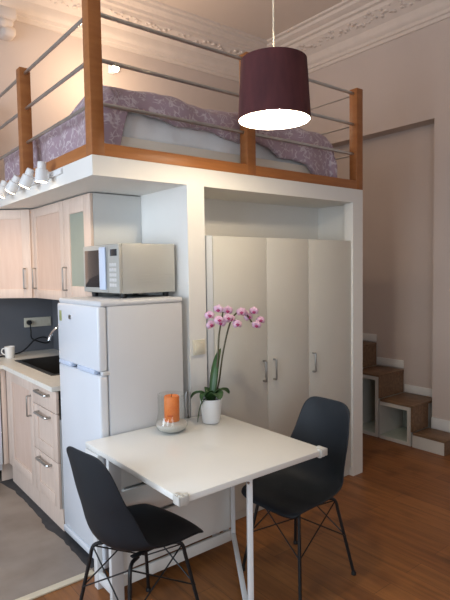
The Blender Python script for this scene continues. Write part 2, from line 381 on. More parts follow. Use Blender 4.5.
cornice('trim_5', (LX, FY, 0), (0, 1, 0), (1, 0, 0), BY - FY, 'ornate plaster cornice along the window wall')

# skirtings
struct(MB().box(WX - .018, FY, 0, WX, 2.232, .11, .004).build('baseboard_right', M_white), 'white skirting of the right wall', 'baseboard')
b = MB()
for (y0, y1, z) in ((2.26, 2.508, .135),): b.box(WX - .016, y0, z, WX, y1, z + .10, .003)
for (y0, y1, z) in ((2.575, 2.885, .375), (2.90, 3.205, .605), (3.215, 3.55, .835)): b.box(AX - .016, y0, z, AX, y1, z + .075, .003)
struct(b.build('baseboard_stairs', M_white), 'white stepped skirting climbing beside the stairs', 'baseboard')
struct(MB().box(3.322, 2.49, 0, 3.336, 4.6, .075, .003).build('baseboard_loft', M_trimwood), 'low brown skirting beside the wardrobe end', 'baseboard')

# corbel on the back wall
b = MB().box(1.27, 4.40, 3.62, 1.42, 4.62, 3.70, .01).box(1.28, 4.44, 3.575, 1.41, 4.62, 3.63, .022, 3).box(1.33, 4.47, 3.51, 1.44, 4.62, 3.59, .03, 3).ball((1.33, 4.47, 3.60), .05, (1.1, .8, .8))
tag(b.build('plaster_corbel', M_plaster, loc=(1.34, 4.62, 3.45)), 'pale scrolled plaster corbel high on the back wall, top left', 'corbel')

# ------------------------------------------------------------------ loft platform
LP = thing('loft_platform', 'white built-in loft platform carried over the kitchen and wardrobe', 'loft', (1.143, 2.48, 0))
X0, Y0, X1 = 1.143, 2.48, 3.322
MB().box(X0, Y0, 2.079, X1, BY - .001, 2.18).build('deck', M_white, LP, smooth=False)
MB().box(1.712, Y0, 0, 1.832, 2.56, 2.079).build('column', M_white, LP, smooth=False)
MB().box(3.206, Y0, 0, X1, 2.56, 2.079).box(3.285, 2.56, 0, X1, BY - .001, 2.079).build('end_panel', M_white, LP, smooth=False)
MB().box(1.832, 2.89, 1.80, 3.285, 2.93, 2.079).build('niche_back_panel', M_white, LP, smooth=False)

# railing: pine frame with steel rails
RL = thing('loft_railing', 'orange pine railing with three steel rails around the loft bed', 'railing', (X0, Y0, 2.18))
P = .07; ZB, ZT = 2.18, 2.925
MB().box(X0, Y0, ZB, X1, Y0 + P, 2.245, .004).build('base_beam', M_beamx, RL)
MB().box(X0, Y0 + P, ZB, X0 + P, BY - .005, 2.245, .004).build('base_beam', M_beamx, RL)
posts = [(X0, Y0, 3.0), (2.17, Y0, ZT), (3.252, Y0, ZT), (X0, 3.53, ZT), (3.25, 3.12, ZT), (X0, 4.50, ZT)]
for (x, y, zt) in posts: MB().box(x - .001, y - .002, 2.18, x + P - .001, y + P, zt, .004).build('post', M_beam, RL)
for z in (2.89, 2.665, 2.446):
    MB().tube([(X0 + P - .02, Y0 + P / 2, z), (2.19, Y0 + P / 2, z), (3.276, Y0 + P / 2, z)], .0108, 10).build('rail', M_railm, RL)
    MB().tube([(X0 + P / 2, Y0 + P - .02, z), (X0 + P / 2, 4.56, z)], .0108, 10).build('rail', M_railm, RL)
    MB().tube([(3.285, Y0 + P - .02, z), (3.285, 3.14, z)], .006, 8).build('rail', M_railm, RL)

# bed on the loft
bx0, bx1, by0, by1 = 1.265, 3.06, 2.61, 4.45
BD = thing('bed_frame', 'pale wooden low bed frame lying on the loft', 'bed', (bx0, by0, 2.18))
MB().box(bx0, by0, 2.18, bx1, by0 + .03, 2.33, .004).build('side_rail', M_pale, BD)
MB().box(bx0, by1 - .03, 2.18, bx1, by1, 2.295, .004).build('side_rail', M_pale, BD)
MB().box(bx0, by0 + .03, 2.18, bx0 + .03, by1 - .03, 2.295, .004).build('end_board', M_pale, BD)
MB().box(bx1 - .03, by0 + .03, 2.18, bx1, by1 - .03, 2.295, .004).build('end_board', M_pale, BD)
b = MB()
for i in range(12): b.box(bx0 + .03, by0 + .06 + i * .145, 2.262, bx1 - .03, by0 + .14 + i * .145, 2.28)
b.build('slats', M_pale, BD, smooth=False)
def matt(u, v):
    return None
b = MB()
def soft_box(x0, y0, z0, x1, y1, z1, amp, seed, n=26):
    bm_ = bmesh.new(); bmesh.ops.create_cube(bm_, size=1)
    bmesh.ops.subdivide_edges(bm_, edges=bm_.edges[:], cuts=n, use_grid_fill=True)
    rnd = random.Random(seed); ph = [rnd.uniform(0, 6.28) for _ in range(8)]
    for vtx in bm_.verts:
        p = vtx.co * 2
        q = Vector([math.copysign(min(1, abs(c)), c) for c in p])
        L = (abs(q.x) ** 9 + abs(q.y) ** 9 + abs(q.z) ** 5) ** (1 / 7.5)
        if L > 1: q = q / L ** .9
        x = (x0 + x1) / 2 + q.x * (x1 - x0) / 2; y = (y0 + y1) / 2 + q.y * (y1 - y0) / 2; z = (z0 + z1) / 2 + q.z * (z1 - z0) / 2
        k = amp * (math.sin(9 * x + 5 * z + ph[0]) + .7 * math.sin(17 * x - 11 * z + ph[1]) + .5 * math.sin(31 * x + 13 * y + ph[2]) + .6 * math.sin(13 * y + 7 * z + ph[3]))
        nrm = p.normalized(); vtx.co = Vector((x, y, z)) + Vector((nrm.x * .3, nrm.y, nrm.z * .6)) * k * (1 if z > z0 + .03 else 0)
    return bm_
b._merge(soft_box(bx0 + .03, by0 + .034, 2.281, bx1 - .03, by1 - .03, 2.52, .011, 3))
tag(b.build('mattress', M_sheet, loc=(bx0, by0, 2.281)), 'white sheeted mattress on the loft bed under the duvet', 'mattress')

# duvet: draped sheet whose front edge is lifted in the middle and hangs at both ends
def duvet(u, v):
    x0, x1 = bx0 + .005, bx1 + .04
    s = u * 2.5 - .28                         # distance across the bed from its left edge
    wd = x1 - x0
    hang_l = hang_r = 0
    if s < 0: x = x0 - .0; hang_l = -s
    elif s > wd: x = x1; hang_r = s - wd
    else: x = x0 + s
    e = .09                                   # round the side edges
    zs = 2.585
    if 0 <= s < e: zs -= (1 - math.sin(s / e * PI / 2)) * .04
    if wd - e < s <= wd: zs -= (1 - math.sin((wd - s) / e * PI / 2)) * .04
    zs -= (hang_l + (.04 if hang_l else 0)) + (hang_r + (.04 if hang_r else 0))
    xx = (x - bx0) / (bx1 - bx0)
    # hang of the front edge
    if xx < .035: h = .36
    elif xx < .085: h = .36 - .27 * math.sin((xx - .035) / .05 * PI / 2)
    elif xx < .72: h = .09 + .085 * (xx - .085) / .635 + .012 * math.sin(xx * 26)
    else: h = .175 + .20 * ((xx - .72) / .28) ** 1.2
    t = v * (1.75 + h) - h
    yf = by0 - .005
    if t < 0:
        y = yf - .012 - .018 * math.sin(min(1, -t / .1) * PI / 2); zf = 2.585 + t * .97 - .03
        zf += .02 * math.sin(x * 14) * min(1, -t / .1)
    else:
        y = yf + t; zf = 2.585 - (.03 * (1 - min(1, t / .1)) ** 2)
    puff = .05 * math.exp(-((t - .22) / .22) ** 2) * (1.0 + .35 * math.sin(x * 5.3 + .6)) if t >= 0 else .0
    if xx < .45: puff *= 1.05
    z0_ = -.035 * max(0, 1 - xx / .12)
    z = zf + (zs - 2.585) + z0_ + puff * (1 if not (hang_l or hang_r) else .3)
    z += .008 * math.sin(13 * x + 4 * y) + .006 * math.sin(23 * y - 9 * x) + .004 * math.sin(37 * x + 21 * y)
    if hang_l: x -= .018 * math.sin(y * 15 + 2 * math.sin(y * 6)) * min(1, hang_l / .1) + .014
    if hang_r: x += .012 * math.sin(y * 9) * min(1, hang_r / .1) + .01
    y += .012 * math.sin(x * 17 + .5) * (1 if t < 0 else 0)
    return Vector((x, max(y, 2.553), max(z, 2.19)))
tag(MB().grid(duvet, 110, 90).build('duvet', M_duvet, loc=(bx0, by0, 2.5), solid=.035, soff=-1), 'mauve duvet with white floral print draped over the loft bed', 'duvet')
# pillow end showing at the far left of the bed is hidden by the duvet

# spotlight on the back wall over the bed
WS = thing('wall_spotlight', 'small lit spotlight on the back wall above the bed', 'lamp', (2.36, 4.62, 3.49))
MB().box(2.31, 4.595, 3.45, 2.37, 4.62, 3.53, .006).build('wall_plate', M_spotw, WS)
d = Vector((-.45, -.80, -.38)).normalized(); c0 = Vector((2.36, 4.55, 3.49))
MB().tube([(2.34, 4.60, 3.49), c0], .008).build('arm', M_spotw, WS)
MB().tube([c0 - d * .03, c0 - d * .01, c0 + d * .05, c0 + d * .06], [.018, .03, .036, .036], 16).build('housing', M_spotw, WS)
MB().tube([c0 + d * .0605, c0 + d * .066], .031, 16).build('lens', M_lamp, WS)
point('wall_spot_light', c0 + d * .55, 18, WARM, .05)

# ------------------------------------------------------------------ kitchen
# upper cabinets
def bow(b, p, q, out, r=.0055):
    p, q, out = Vector(p), Vector(q), Vector(out)
    b.tube([p, p + out * .85, p + out + (q - p) * .03, q + out - (q - p) * .03, q + out * .85, q], r, 8)
    return b
def framed_door(parent, y0, y1, z0, z1, xf, inset_mat, fr=.065, glass=False):
    """door whose front faces -X; returns the frame object"""
    t = .02; b = MB()
    b.box(xf, y0, z0, xf + t, y0 + fr, z1, .002).box(xf, y1 - fr, z0, xf + t, y1, z1, .002)
    b.box(xf, y0 + fr, z0, xf + t, y1 - fr, z0 + fr, .002).box(xf, y0 + fr, z1 - fr, xf + t, y1 - fr, z1, .002)
    d = b.build('door', M_birch, parent)
    MB().box(xf + .008, y0 + fr - .004, z0 + fr - .004, xf + .014, y1 - fr + .004, z1 - fr + .004).build('pane' if glass else 'panel', inset_mat, d, smooth=False)
    return d
GC = thing('glazed_wall_cabinet', 'wall cabinet with a frosted glass door, beside the microwave', 'cabinet', (1.36, 3.0, 1.40))
MB().box(1.382, 3.002, 1.40, 1.711, 3.428, 2.072, .001).build('body', M_cabside, GC, smooth=False)
dr = framed_door(GC, 3.003, 3.428, 1.402, 2.070, 1.36, M_frost, .10, True)
bow(MB(), (1.361, 3.395, 1.475), (1.361, 3.395, 1.625), (-.03, 0, 0)).build('handle', M_steel, dr)
SC = thing('wall_cabinet', 'pale birch wall cabinet with a solid door between glazed and corner cabinets', 'cabinet', (1.36, 3.43, 1.40))
MB().box(1.382, 3.431, 1.40, 1.711, 4.028, 2.072, .001).build('body', M_cabside, SC, smooth=False)
dr = framed_door(SC, 3.432, 4.026, 1.402, 2.070, 1.36, M_birchp)
bow(MB(), (1.361, 3.985, 1.475), (1.361, 3.985, 1.625), (-.03, 0, 0)).build('handle', M_steel, dr)
CC = thing('corner_wall_cabinet', 'pale birch diagonal wall cabinet in the kitchen corner', 'cabinet', (1.36, 4.03, 1.40))
MB().prism([(1.385, 4.032), (1.711, 4.032), (1.711, 4.618), (.99, 4.618), (.99, 4.412), (1.36, 4.042)], 1.40, 2.072).build('body', M_cabside, CC, smooth=False)
Md = Matrix.Translation((1.352, 4.040, 0)) @ Matrix.Rotation(math.radians(45), 4, 'Z')   # local -X = outward, local +Y along the diagonal
b = MB(); t, fr, W, z0, z1 = .02, .07, .53, 1.402, 2.070
for (y0, y1, a, c) in ((.0, fr, z0, z1), (W - fr, W, z0, z1), (fr, W - fr, z0, z0 + fr), (fr, W - fr, z1 - fr, z1)):
    b.box(-t, y0, a, 0, y1, c, .002, M=Md)
dr = b.build('door', M_birch, CC)
MB().box(-.012, fr - .004, z0 + fr - .004, -.006, W - fr + .004, z1 - fr + .004, M=Md).build('panel', M_birchp, dr, smooth=False)
MB().prism([(1.362, 4.028), (1.380, 4.028), (1.376, 4.050), (1.350, 4.046), (1.343, 4.036)], 1.402, 2.070).build('corner_post', M_birch, CC, smooth=False)
b = MB(); q = Md @ Vector((-.02, .05, 1.475)); q2 = Md @ Vector((-.02, .05, 1.625)); bow(b, q, q2, Md.to_3x3() @ Vector((-.03, 0, 0))); b.build('handle', M_steel, dr)

# backsplash
struct(MB().box(-.6, 4.612, .91, 1.712, BY, 1.40).box(1.704, 3.08, .91, 1.712, 4.612, 1.40).build('trim_6', M_grey, smooth=False), 'dark grey painted backsplash behind the worktop', 'backsplash')

# base units
def drawer_front(parent, y0, y1, z0, z1, zh):
    xf, t = 1.143, .018
    b = MB().box(xf, y0, z0, xf + t, y1, z1, .002)
    if z1 - z0 > .2:
        fr = .075; b = MB()
        b.box(xf, y0, z0, xf + t, y0 + fr, z1, .002).box(xf, y1 - fr, z0, xf + t, y1, z1, .002)
        b.box(xf, y0 + fr, z0, xf + t, y1 - fr, z0 + fr, .002).box(xf, y0 + fr, z1 - fr, xf + t, y1 - fr, z1, .002)
        b.box(xf + .007, y0 + fr - .004, z0 + fr - .004, xf + t - .004, y1 - fr + .004, z1 - fr + .004)
    d = b.build('drawer', M_birch, parent)
    bow(MB(), (xf + .001, (y0 + y1) / 2 - .10, zh), (xf + .001, (y0 + y1) / 2 + .10, zh), (-.032, 0, 0), .008).build('handle', M_steel, d)
DU = thing('drawer_unit', 'pale birch base unit with three drawers beside the fridge', 'cabinet', (1.143, 3.08, 0))
MB().box(1.163, 3.082, .145, 1.70, 3.498, .70).build('body', M_cabside, DU, smooth=False)
MB().box(1.165, 3.082, .005, 1.185, 3.498, .145).build('plinth', M_birch, DU, smooth=False)
drawer_front(DU, 3.084, 3.497, .738, .874, .835); drawer_front(DU, 3.084, 3.497, .436, .733, .695); drawer_front(DU, 3.084, 3.497, .148, .431, .395)
SU = thing('sink_unit', 'pale birch base cabinet with one door under the sink', 'cabinet', (1.143, 3.50, 0))
MB().box(1.163, 3.502, .145, 1.70, 4.098, .70).build('body', M_cabside, SU, smooth=False)
MB().box(1.165, 3.502, .005, 1.185, 4.098, .145).build('plinth', M_birch, SU, smooth=False)
dr = framed_door(SU, 3.502, 4.04, .148, .874, 1.143, M_birchp, .075)
bow(MB(), (1.144, 3.545, .635), (1.144, 3.545, .77), (-.03, 0, 0), .006).build('handle', M_steel, dr)
MB().box(1.143, 4.043, .148, 1.163, 4.098, .874, .002).build('corner_post', M_birch, SU)
CU = thing('corner_base_unit', 'birch corner base filler between the sink cabinet and the white appliance', 'cabinet', (1.10, 4.10, 0))
MB().box(1.105, 4.10, .148, 1.142, 4.12, .874, .002).build('filler_panel', M_birch, CU)
MB().box(1.163, 4.122, .145, 1.70, 4.605, .70).build('body', M_cabside, CU, smooth=False)
MB().box(1.102, 4.15, .005, 1.185, 4.17, .145).build('plinth', M_birch, CU, smooth=False)
DW = thing('dishwasher', 'white built-under appliance at the left edge, below the worktop', 'dishwasher', (.80, 4.10, 0))
MB().box(.50, 4.12, .10, 1.098, 4.60, .874, .003).build('body', M_fridgeside, DW)
MB().box(.502, 4.095, .15, 1.097, 4.12, .74, .006).build('door', M_fridge, DW)
MB().box(.502, 4.095, .745, 1.097, 4.12, .872, .006).build('control_panel', M_fridge, DW)
MB().box(.55, 4.16, .005, .99, 4.58, .10).build('toe_kick', M_black, DW, smooth=False)

# worktop with a cut-out for the sink
sx0, sx1, sy0, sy1 = 1.25, 1.60, 3.42, 4.18
b = MB()
b.box(1.115, 3.075, .88, sx0, 4.07, .91).box(sx0, 3.075, .88, 1.704, sy0, .91).box(sx1, sy0, .88, 1.704, sy1, .91)
b.box(sx0, sy1, .88, 1.704, 4.612, .91).box(sx0 - .0, 4.07, .88, sx0, sy1, .91) if False else b.box(sx0, sy1, .88, 1.704, 4.612, .91)
b.box(-.6, 4.07, .88, sx0, 4.612, .91)
tag(b.build('worktop', M_worktop, loc=(1.115, 3.075, .88), smooth=False), 'cream worktop running around the kitchen corner', 'worktop')
SK = thing('kitchen_sink', 'dark stainless sink set into the cream worktop', 'sink', (1.425, 3.8, .72))
b = MB(); g = .003
b.box(sx0 - .012, sy0 - .012, .911, sx0 + .02, sy1 + .012, .915).box(sx1 - .02, sy0 - .012, .911, sx1 + .012, sy1 + .012, .915)
b.box(sx0 + .02, sy0 - .012, .911, sx1 - .02, sy0 + .02, .915).box(sx0 + .02, sy1 - .02, .911, sx1 - .02, sy1 + .012, .915)
b.build('rim', M_sink, SK, smooth=False)
b = MB(); a0, a1, c0_, c1_ = sx0 + .015, sx1 - .015, sy0 + .015, sy1 - .015
b.box(a0, c0_, .735, a1, c1_, .739).box(a0, c0_, .735, a0 + .004, c1_, .912).box(a1 - .004, c0_, .735, a1, c1_, .912).box(a0, c0_, .735, a1, c0_ + .004, .912).box(a0, c1_ - .004, .735, a1, c1_, .912)
b.build('basin', M_sink, SK, smooth=False)
MB().lathe([(0, .0), (.035, .0), (.04, .003), (.02, .004), (0, .002)], ((sx0 + sx1) / 2, 3.8, .739), 20).build('drain', M_steel, SK)
FA = thing('faucet', 'chrome kitchen faucet with an arched spout behind the fridge edge', 'faucet', (1.655, 3.80, .91))
MB().lathe([(0, 0), (.028, 0), (.028, .006), (.022, .012), (.02, .09), (.016, .10), (0, .10)], (1.655, 3.80, .91), 20).build('base', M_chrome, FA)
MB().tube([(1.655, 3.80, 1.0)] + bez((1.655, 3.80, 1.08), (1.655, 3.80, 1.24), (1.41, 3.80, 1.25), (1.37, 3.80, 1.095), 14), .0115, 12).build('spout', M_chrome, FA)
MB().tube([(1.655, 3.80, .985), (1.655, 3.735, 1.03), (1.655, 3.70, 1.06)], [.008, .006, .005], 10).build('lever', M_chrome, FA)

# mug on the worktop
MG = thing('mug', 'white mug standing on the worktop in the kitchen corner', 'mug', (1.254, 4.364, .91))
MB().lathe([(0, 0), (.030, 0), (.034, .006), (.040, .092), (.0385, .094), (.037, .09), (.031, .008), (0, .006)], (1.254, 4.364, .91), 28).build('cup', M_mug, MG)
dh = Vector((-.72, .69, 0))
b = MB(); cc = Vector((1.254, 4.364, .958)); b.tube(spline([cc + dh * .034 + Vector((0, 0, .03)), cc + dh * .062 + Vector((0, 0, .024)), cc + dh * .066 + Vector((0, 0, -.006)), cc + dh * .033 + Vector((0, 0, -.028))], 5), .005, 8).build('handle', M_mug, MG)

# socket strip with a plug and its cord
SO = thing('triple_socket', 'beige triple socket strip on the grey backsplash', 'socket', (1.565, 4.612, 1.16))
MB().box(1.452, 4.600, 1.122, 1.685, 4.612, 1.203, .003).build('plate', M_socket, SO)
for i in range(3):
    x = 1.491 + i * .0775
    Mx = Matrix.Translation((x, 4.600, 1.163)) @ Matrix.Rotation(PI / 2, 4, 'X')
    MB().lathe([(.030, 0), (.030, .003), (.026, .003), (.024, -.004), (0, -.004)], seg=24, M=Mx).build('outlet', M_socket, SO)
PC = thing('plug_cord', 'black plug and looped cord in the leftmost outlet', 'cord', (1.491, 4.598, 1.163))
Mx = Matrix.Translation((1.491, 4.598, 1.163)) @ Matrix.Rotation(PI / 2, 4, 'X')
MB().lathe([(0, 0), (.021, 0), (.021, .016), (.015, .034), (0, .036)], seg=20, M=Mx).build('plug', M_black, PC)
MB().tube(spline([(1.491, 4.57, 1.15), (1.492, 4.56, 1.09), (1.50, 4.57, 1.03), (1.55, 4.57, .998), (1.62, 4.565, .975), (1.655, 4.56, .995), (1.60, 4.555, 1.03), (1.52, 4.55, 1.015), (1.46, 4.54, .965), (1.40, 4.53, .925), (1.32, 4.50, .917), (1.15, 4.44, .917), (.95, 4.42, .917)], 6), .006, 8).build('cable', M_black, PC)

# fridge
fx0, fx1, fy0, fy1, FZ = 1.145, 1.66, 2.475, 3.025, 1.446
FR = thing('fridge_freezer', 'white two-door fridge freezer standing beside the table', 'fridge', (1.39, 2.72, 0))
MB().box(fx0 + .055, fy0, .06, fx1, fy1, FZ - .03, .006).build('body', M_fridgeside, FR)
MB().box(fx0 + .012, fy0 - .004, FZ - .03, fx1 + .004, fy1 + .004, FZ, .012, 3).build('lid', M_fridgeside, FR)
MB().box(fx0 + .03, fy0 + .01, .006, fx1 - .02, fy1 - .01, .06).build('toe_kick', M_black, FR, smooth=False)
fd = MB().box(fx0, fy0 + .002, 1.082, fx0 + .05, fy1 - .002, FZ - .028, .012, 3).build('freezer_door', M_fridge, FR)
MB().box(fx0 - .006, fy0 + .05, 1.065, fx0 + .03, fy0 + .27, 1.088, .006).build('handle', M_hand, fd)
MB().box(fx0 - .006, fy1 - .20, 1.065, fx0 + .03, fy1 - .02, 1.088, .006).build('handle', M_hand, fd)
MB().tube([(fx0 + .001, 2.83, 1.345), (fx0 - .006, 2.83, 1.345)], .013, 14).build('badge', M_steel, fd)
MB().box(fx0 - .001, 2.955, 1.315, fx0 + .0005, 2.99, 1.375, .0004).build('sticker', M_greenst, fd)
ld = MB().box(fx0, fy0 + .002, .085, fx0 + .05, fy1 - .002, 1.062, .012, 3).build('fridge_door', M_fridge, FR)
MB().box(fx0 - .004, fy0, .045, fx0 + .05, fy1, .083, .006).build('base_trim', M_fridge, FR)
for y in (fy0 + .012,): MB().box(fx0 + .02, y - .014, 1.062, fx0 + .06, y + .02, 1.082, .003).build('hinge', M_btn, FR)

# microwave, on the fridge
ma = math.radians(1.0)
MW = thing('microwave', 'silver grey microwave standing on top of the fridge', 'microwave', (1.325, 2.58, FZ), ma, local=True)
mw_d, mw_w, mz0, mz1 = .365, .445, .026, .303
b = MB().box(.02, 0, mz0, mw_d, mw_w, mz1, .006)
for i in range(4): b.box(.11, -.0015, .075 + i * .017, .36, .001, .079 + i * .017)
b.build('body', M_silver, MW)
MB().box(0, .135, mz0 + .004, .02, mw_w, mz1 - .003, .005).build('door', M_silver, MW)
MB().box(-.003, .216, mz0 + .032, .004, mw_w - .028, mz1 - .03, .002).build('door_window', M_mglass, MW)
MB().box(-.014, .140, mz0 + .02, -.001, .212, mz1 - .015, .006, 3).build('door_handle', M_hand, MW)  # pale blue colour stands in for the window's reflection on the strip
cp = MB().box(0, 0, mz0 + .004, .02, .131, mz1 - .003, .004).build('control_panel', M_silver, MW)
MB().box(-.002, .02, .235, .003, .095, .272, .001).build('display', M_display, cp)
b = MB()
for i in range(3):
    for j in range(5): b.box(-.002, .03 + i * .028, .065 + j * .028, .002, .052 + i * .028, .083 + j * .028, .001)
b.build('buttons', M_btn, cp)
for (x, y) in ((.05, .05), (.05, .40), (.33, .05), (.33, .40)): MB().lathe([(0, 0), (.018, 0), (.02, .026), (0, .026)], (x, y, .0005), 14).build('foot', M_black, MW)

# spotlight bar on the loft edge over the kitchen
SB = thing('spotlight_bar', 'white track with four lit spotlights on the loft edge over the kitchen', 'lamp', (X0, 3.5, 2.15))
MB().box(1.128, 2.86, 2.140, 1.142, 4.1, 2.170, .003).build('track', M_spotw, SB)
for i, (y, dd) in enumerate(((2.99, (-.04, .10, -1)), (3.225, (-.25, .30, -.8)), (3.49, (-.30, .45, -.75)), (3.74, (-.3, .2, -.9)))):
    d = Vector(dd).normalized(); c = Vector((1.070, y, 2.165))
    h = MB().tube([c - d * .055, c - d * .05, c - d * .014, c - d * .012, c + d * .055], [.020, .024, .025, .033, .036], 18).build('spot_head', M_spotw, SB)
    MB().tube([(1.130, y, 2.155), c - d * .015], .007, 8).build('bracket', M_spotw, h)
    MB().tube([c + d * .0555, c + d * .059], .031, 18).build('lens', M_lamp, h)
    spot('track_spot_light', c + d * .075, d + Vector((.06, .1, 0)), 5.5, 135, WARM, .03, 1.0)

# ------------------------------------------------------------------ wardrobe
WA = thing('wardrobe', 'white three-door wardrobe built in under the loft', 'wardrobe', (1.84, 2.50, 0))
MB().box(1.872, 2.52, .06, 3.203, 2.885, 1.795).build('body', M_ward, WA, smooth=False)
MB().box(1.872, 2.515, .003, 3.203, 2.53, .06).build('plinth', M_ward, WA, smooth=False)
MB().box(1.856, 2.499, .003, 1.900, 2.519, 1.800, .001).build('filler_strip', M_filler, WA)
for (a, c, hx) in ((1.903, 2.337, 2.300), (2.340, 2.735, 2.392), (2.738, 3.202, 2.775)):
    d = MB().box(a, 2.497, .065, c, 2.517, 1.797, .0015).build('door', M_ward, WA)
    b = MB(); bow(b, (hx, 2.498, .868), (hx, 2.498, 1.0), (0, -.03, 0), .0065); b.build('handle', M_steel, d)

# switch on the column
SW = thing('light_switch', 'cream light switch on the white column', 'switch', (1.77, 2.48, 1.15))
MB().box(1.728, 2.468, 1.103, 1.812, 2.48, 1.190, .003).build('plate', M_plate, SW)
MB().box(1.742, 2.464, 1.117, 1.798, 2.470, 1.176, .002).build('rocker', M_plate, SW)

# ------------------------------------------------------------------ stairs
ST = thing('storage_stairs', 'white box stairs with brown treads and open cubbies in the alcove', 'stairs', (4.12, 2.24, 0))
def step(y0, y1, zt, prev, xr):
    x0 = 4.12; t = .034
    if zt < .2: b = MB().box(x0, y0, .003, xr, y1, zt - .02)
    else:
        b = MB().box(x0, y0, .003, xr, y0 + t, zt - .02).box(x0, y1 - .006, .003, xr, y1, zt - .02)
        b.box(x0, y0 + t, .003, xr, y1 - .006, t).box(x0, y0 + t, zt - .02 - t, xr, y1 - .006, zt - .02)
        MB().box(xr - .03, y0 + t, t, xr - .02, y1 - .006, zt - .02 - t).build('cubby_back', M_cubby, ST, smooth=False)
        MB().box(x0 + .004, y0 + t, t, xr - .03, y0 + t + .003, zt - .022 - t).box(x0 + .004, y0 + t, t + .0, xr - .03, y1 - .006, t + .003).build('cubby_lining', M_cubby, ST, smooth=False)
    b.build('step_box', M_stair, ST, smooth=False)
    b = MB().box(x0 - .004, max(y0 - .012, 2.564) if y0 > 2.5 else y0 - .012, zt - .02, xr, y1 - .008 if zt < .8 else y1, zt, .002)
    if 2.5 < y0 < 2.6: b.box(x0 - .004, 2.536, zt - .02, xr, 2.568, zt, .002)
    b.build('tread', M_tread, ST)
    if 2.5 < y0 < 2.6: MB().box(x0 + .002, 2.546, prev + .001, WX - .002, 2.562, zt - .021).build('riser', M_tread, ST, smooth=False)
    else: MB().box(x0 + .002, y0 - .009, prev + .001, xr - .001, y0 - .001, zt - .021).build('riser', M_tread, ST, smooth=False)
step(2.250, 2.545, .132, .003, WX - .018)
step(2.564, 2.885, .372, .132, AX - .018)
step(2.900, 3.205, .595, .372, AX - .018)
step(3.215, 3.54, .825, .595, AX - .018)

# ------------------------------------------------------------------ dining table
tx0, tx1, ty0, ty1, TZ = 1.05, 1.868, 1.605, 2.455, .75
TB = thing('folding_table', 'white folding table with slatted base and swing-out legs', 'table', (1.45, 2.03, 0))
MB().box(tx0, ty0, TZ - .026, tx1, ty1, TZ, .003).build('tabletop', M_table, TB)
for (x0, x1, y0, y1) in ((tx0 + .02, tx0 + .085, 2.24, 2.268), (tx0 + .02, tx0 + .05, 2.40, 2.44), (tx1 - .05, tx1 - .02, 2.40, 2.44)):
    MB().box(x0, y0, 0.001, x1, y1, TZ - .0265, .003).build('upright', M_tblframe, TB)
for z in (.04, .60): MB().box(tx0 + .025, 2.2675, z, tx0 + .045, 2.4005, z + .05, .002).build('side_bar', M_tblframe, TB)
for (z0, z1) in ((.055, .115), (.132, .37), (.387, .53), (.547, .70)):
    MB().box(tx0 + .09, 2.262, z0, tx1 - .03, 2.28, z1, .003).build('slat', M_table, TB)
MB().box(tx0 + .09, 2.385, .10, tx1 - .052, 2.395, .68).build('back_panel', M_tblframe, TB, smooth=False)
for (px_, py_) in ((tx0 + .10, 2.29), (tx1 - .06, 2.29)): MB().box(px_, py_, .09, px_ + .025, 2.384, .70, .002).build('slat_support', M_tblframe, TB)
# gate leg swung out under the right half
h0 = Vector((1.815, 2.235, 0)); h1 = Vector((1.445, 1.665, 0)); dv = (h1 - h0).normalized()
def bar(b, a, c, wx=.016, wy=.011):
    a, c = Vector(a), Vector(c); z = (c - a).normalized(); x = dv - z * dv.dot(z)
    x = x.normalized() if x.length > 1e-4 else Vector((0, 0, 1)); y_ = z.cross(x)
    M4 = Matrix((x, y_, z)).transposed().to_4x4(); M4.translation = a
    return b.box(-wx, -wy, 0, wx, wy, (c - a).length, .003, M=M4)
b = MB(); bar(b, h1 + Vector((0, 0, .0)), h1 + Vector((0, 0, TZ - .028)), .018, .012); b.build('leg', M_tblframe, TB)
b = MB(); bar(b, h0 + Vector((0, 0, .10)), h0 + Vector((0, 0, TZ - .028)), .016, .012); bar(b, h0 + Vector((0, 0, .11)), h1 + Vector((0, 0, .025)) - dv * .012, .015, .0115); b.build('brace', M_tblframe, TB)
b = MB(); bar(b, h0 + Vector((0, 0, TZ - .05)) + dv * .02, h1 + Vector((0, 0, TZ - .05)) - dv * .02, .012, .01); b.build('top_bar', M_tblframe, TB)
MB().tube([h1 + Vector((-.014, -.008, .69)), h1 + Vector((-.016, -.013, .69))], .006, 10).build('bolt', M_steel, TB)
# clear plastic corner guards and the side bracket
for (cx, cy, sxn, syn) in ((tx0, ty0, 1, 1), (tx1, ty0, -1, 1)):
    b = MB()
    b.box(min(cx - sxn * .006, cx + sxn * .05), min(cy - syn * .006, cy + syn * .05), TZ - .006, max(cx - sxn * .006, cx + sxn * .05), max(cy - syn * .006, cy + syn * .05), TZ + .008, .004) if False else None
    for k in range(2):
        for (ux, uy) in ((.010, .010), (.032, .008), (.008, .032)):
            b.lathe([(0, 0), (.009, 0), (.012, .003), (.010, .008), (0, .009)], (cx + sxn * ux, cy + syn * uy, TZ - .002 if k == 0 else TZ - .036), 12)
    b.box(cx - sxn * .008 if sxn > 0 else cx - .038, cy - .008, TZ - .03, cx + .038 if sxn > 0 else cx + .008, cy - .0005, TZ + .004, .003)
    b.box(cx - .008 if sxn > 0 else cx + .0005, cy - .008, TZ - .03, cx - .0005 if sxn > 0 else cx + .008, cy + .038, TZ + .004, .003)
    b.build('corner_guard', M_bump, TB)
b = MB().box(tx0 - .008, 2.30, .665, tx0 + .02, 2.44, .722, .003)
for y in (2.33, 2.37, 2.41): b.tube([(tx0 - .008, y, .69), (tx0 - .016, y, .69)], .009, 10)
b.build('hinge_bracket', M_tblframe, TB)

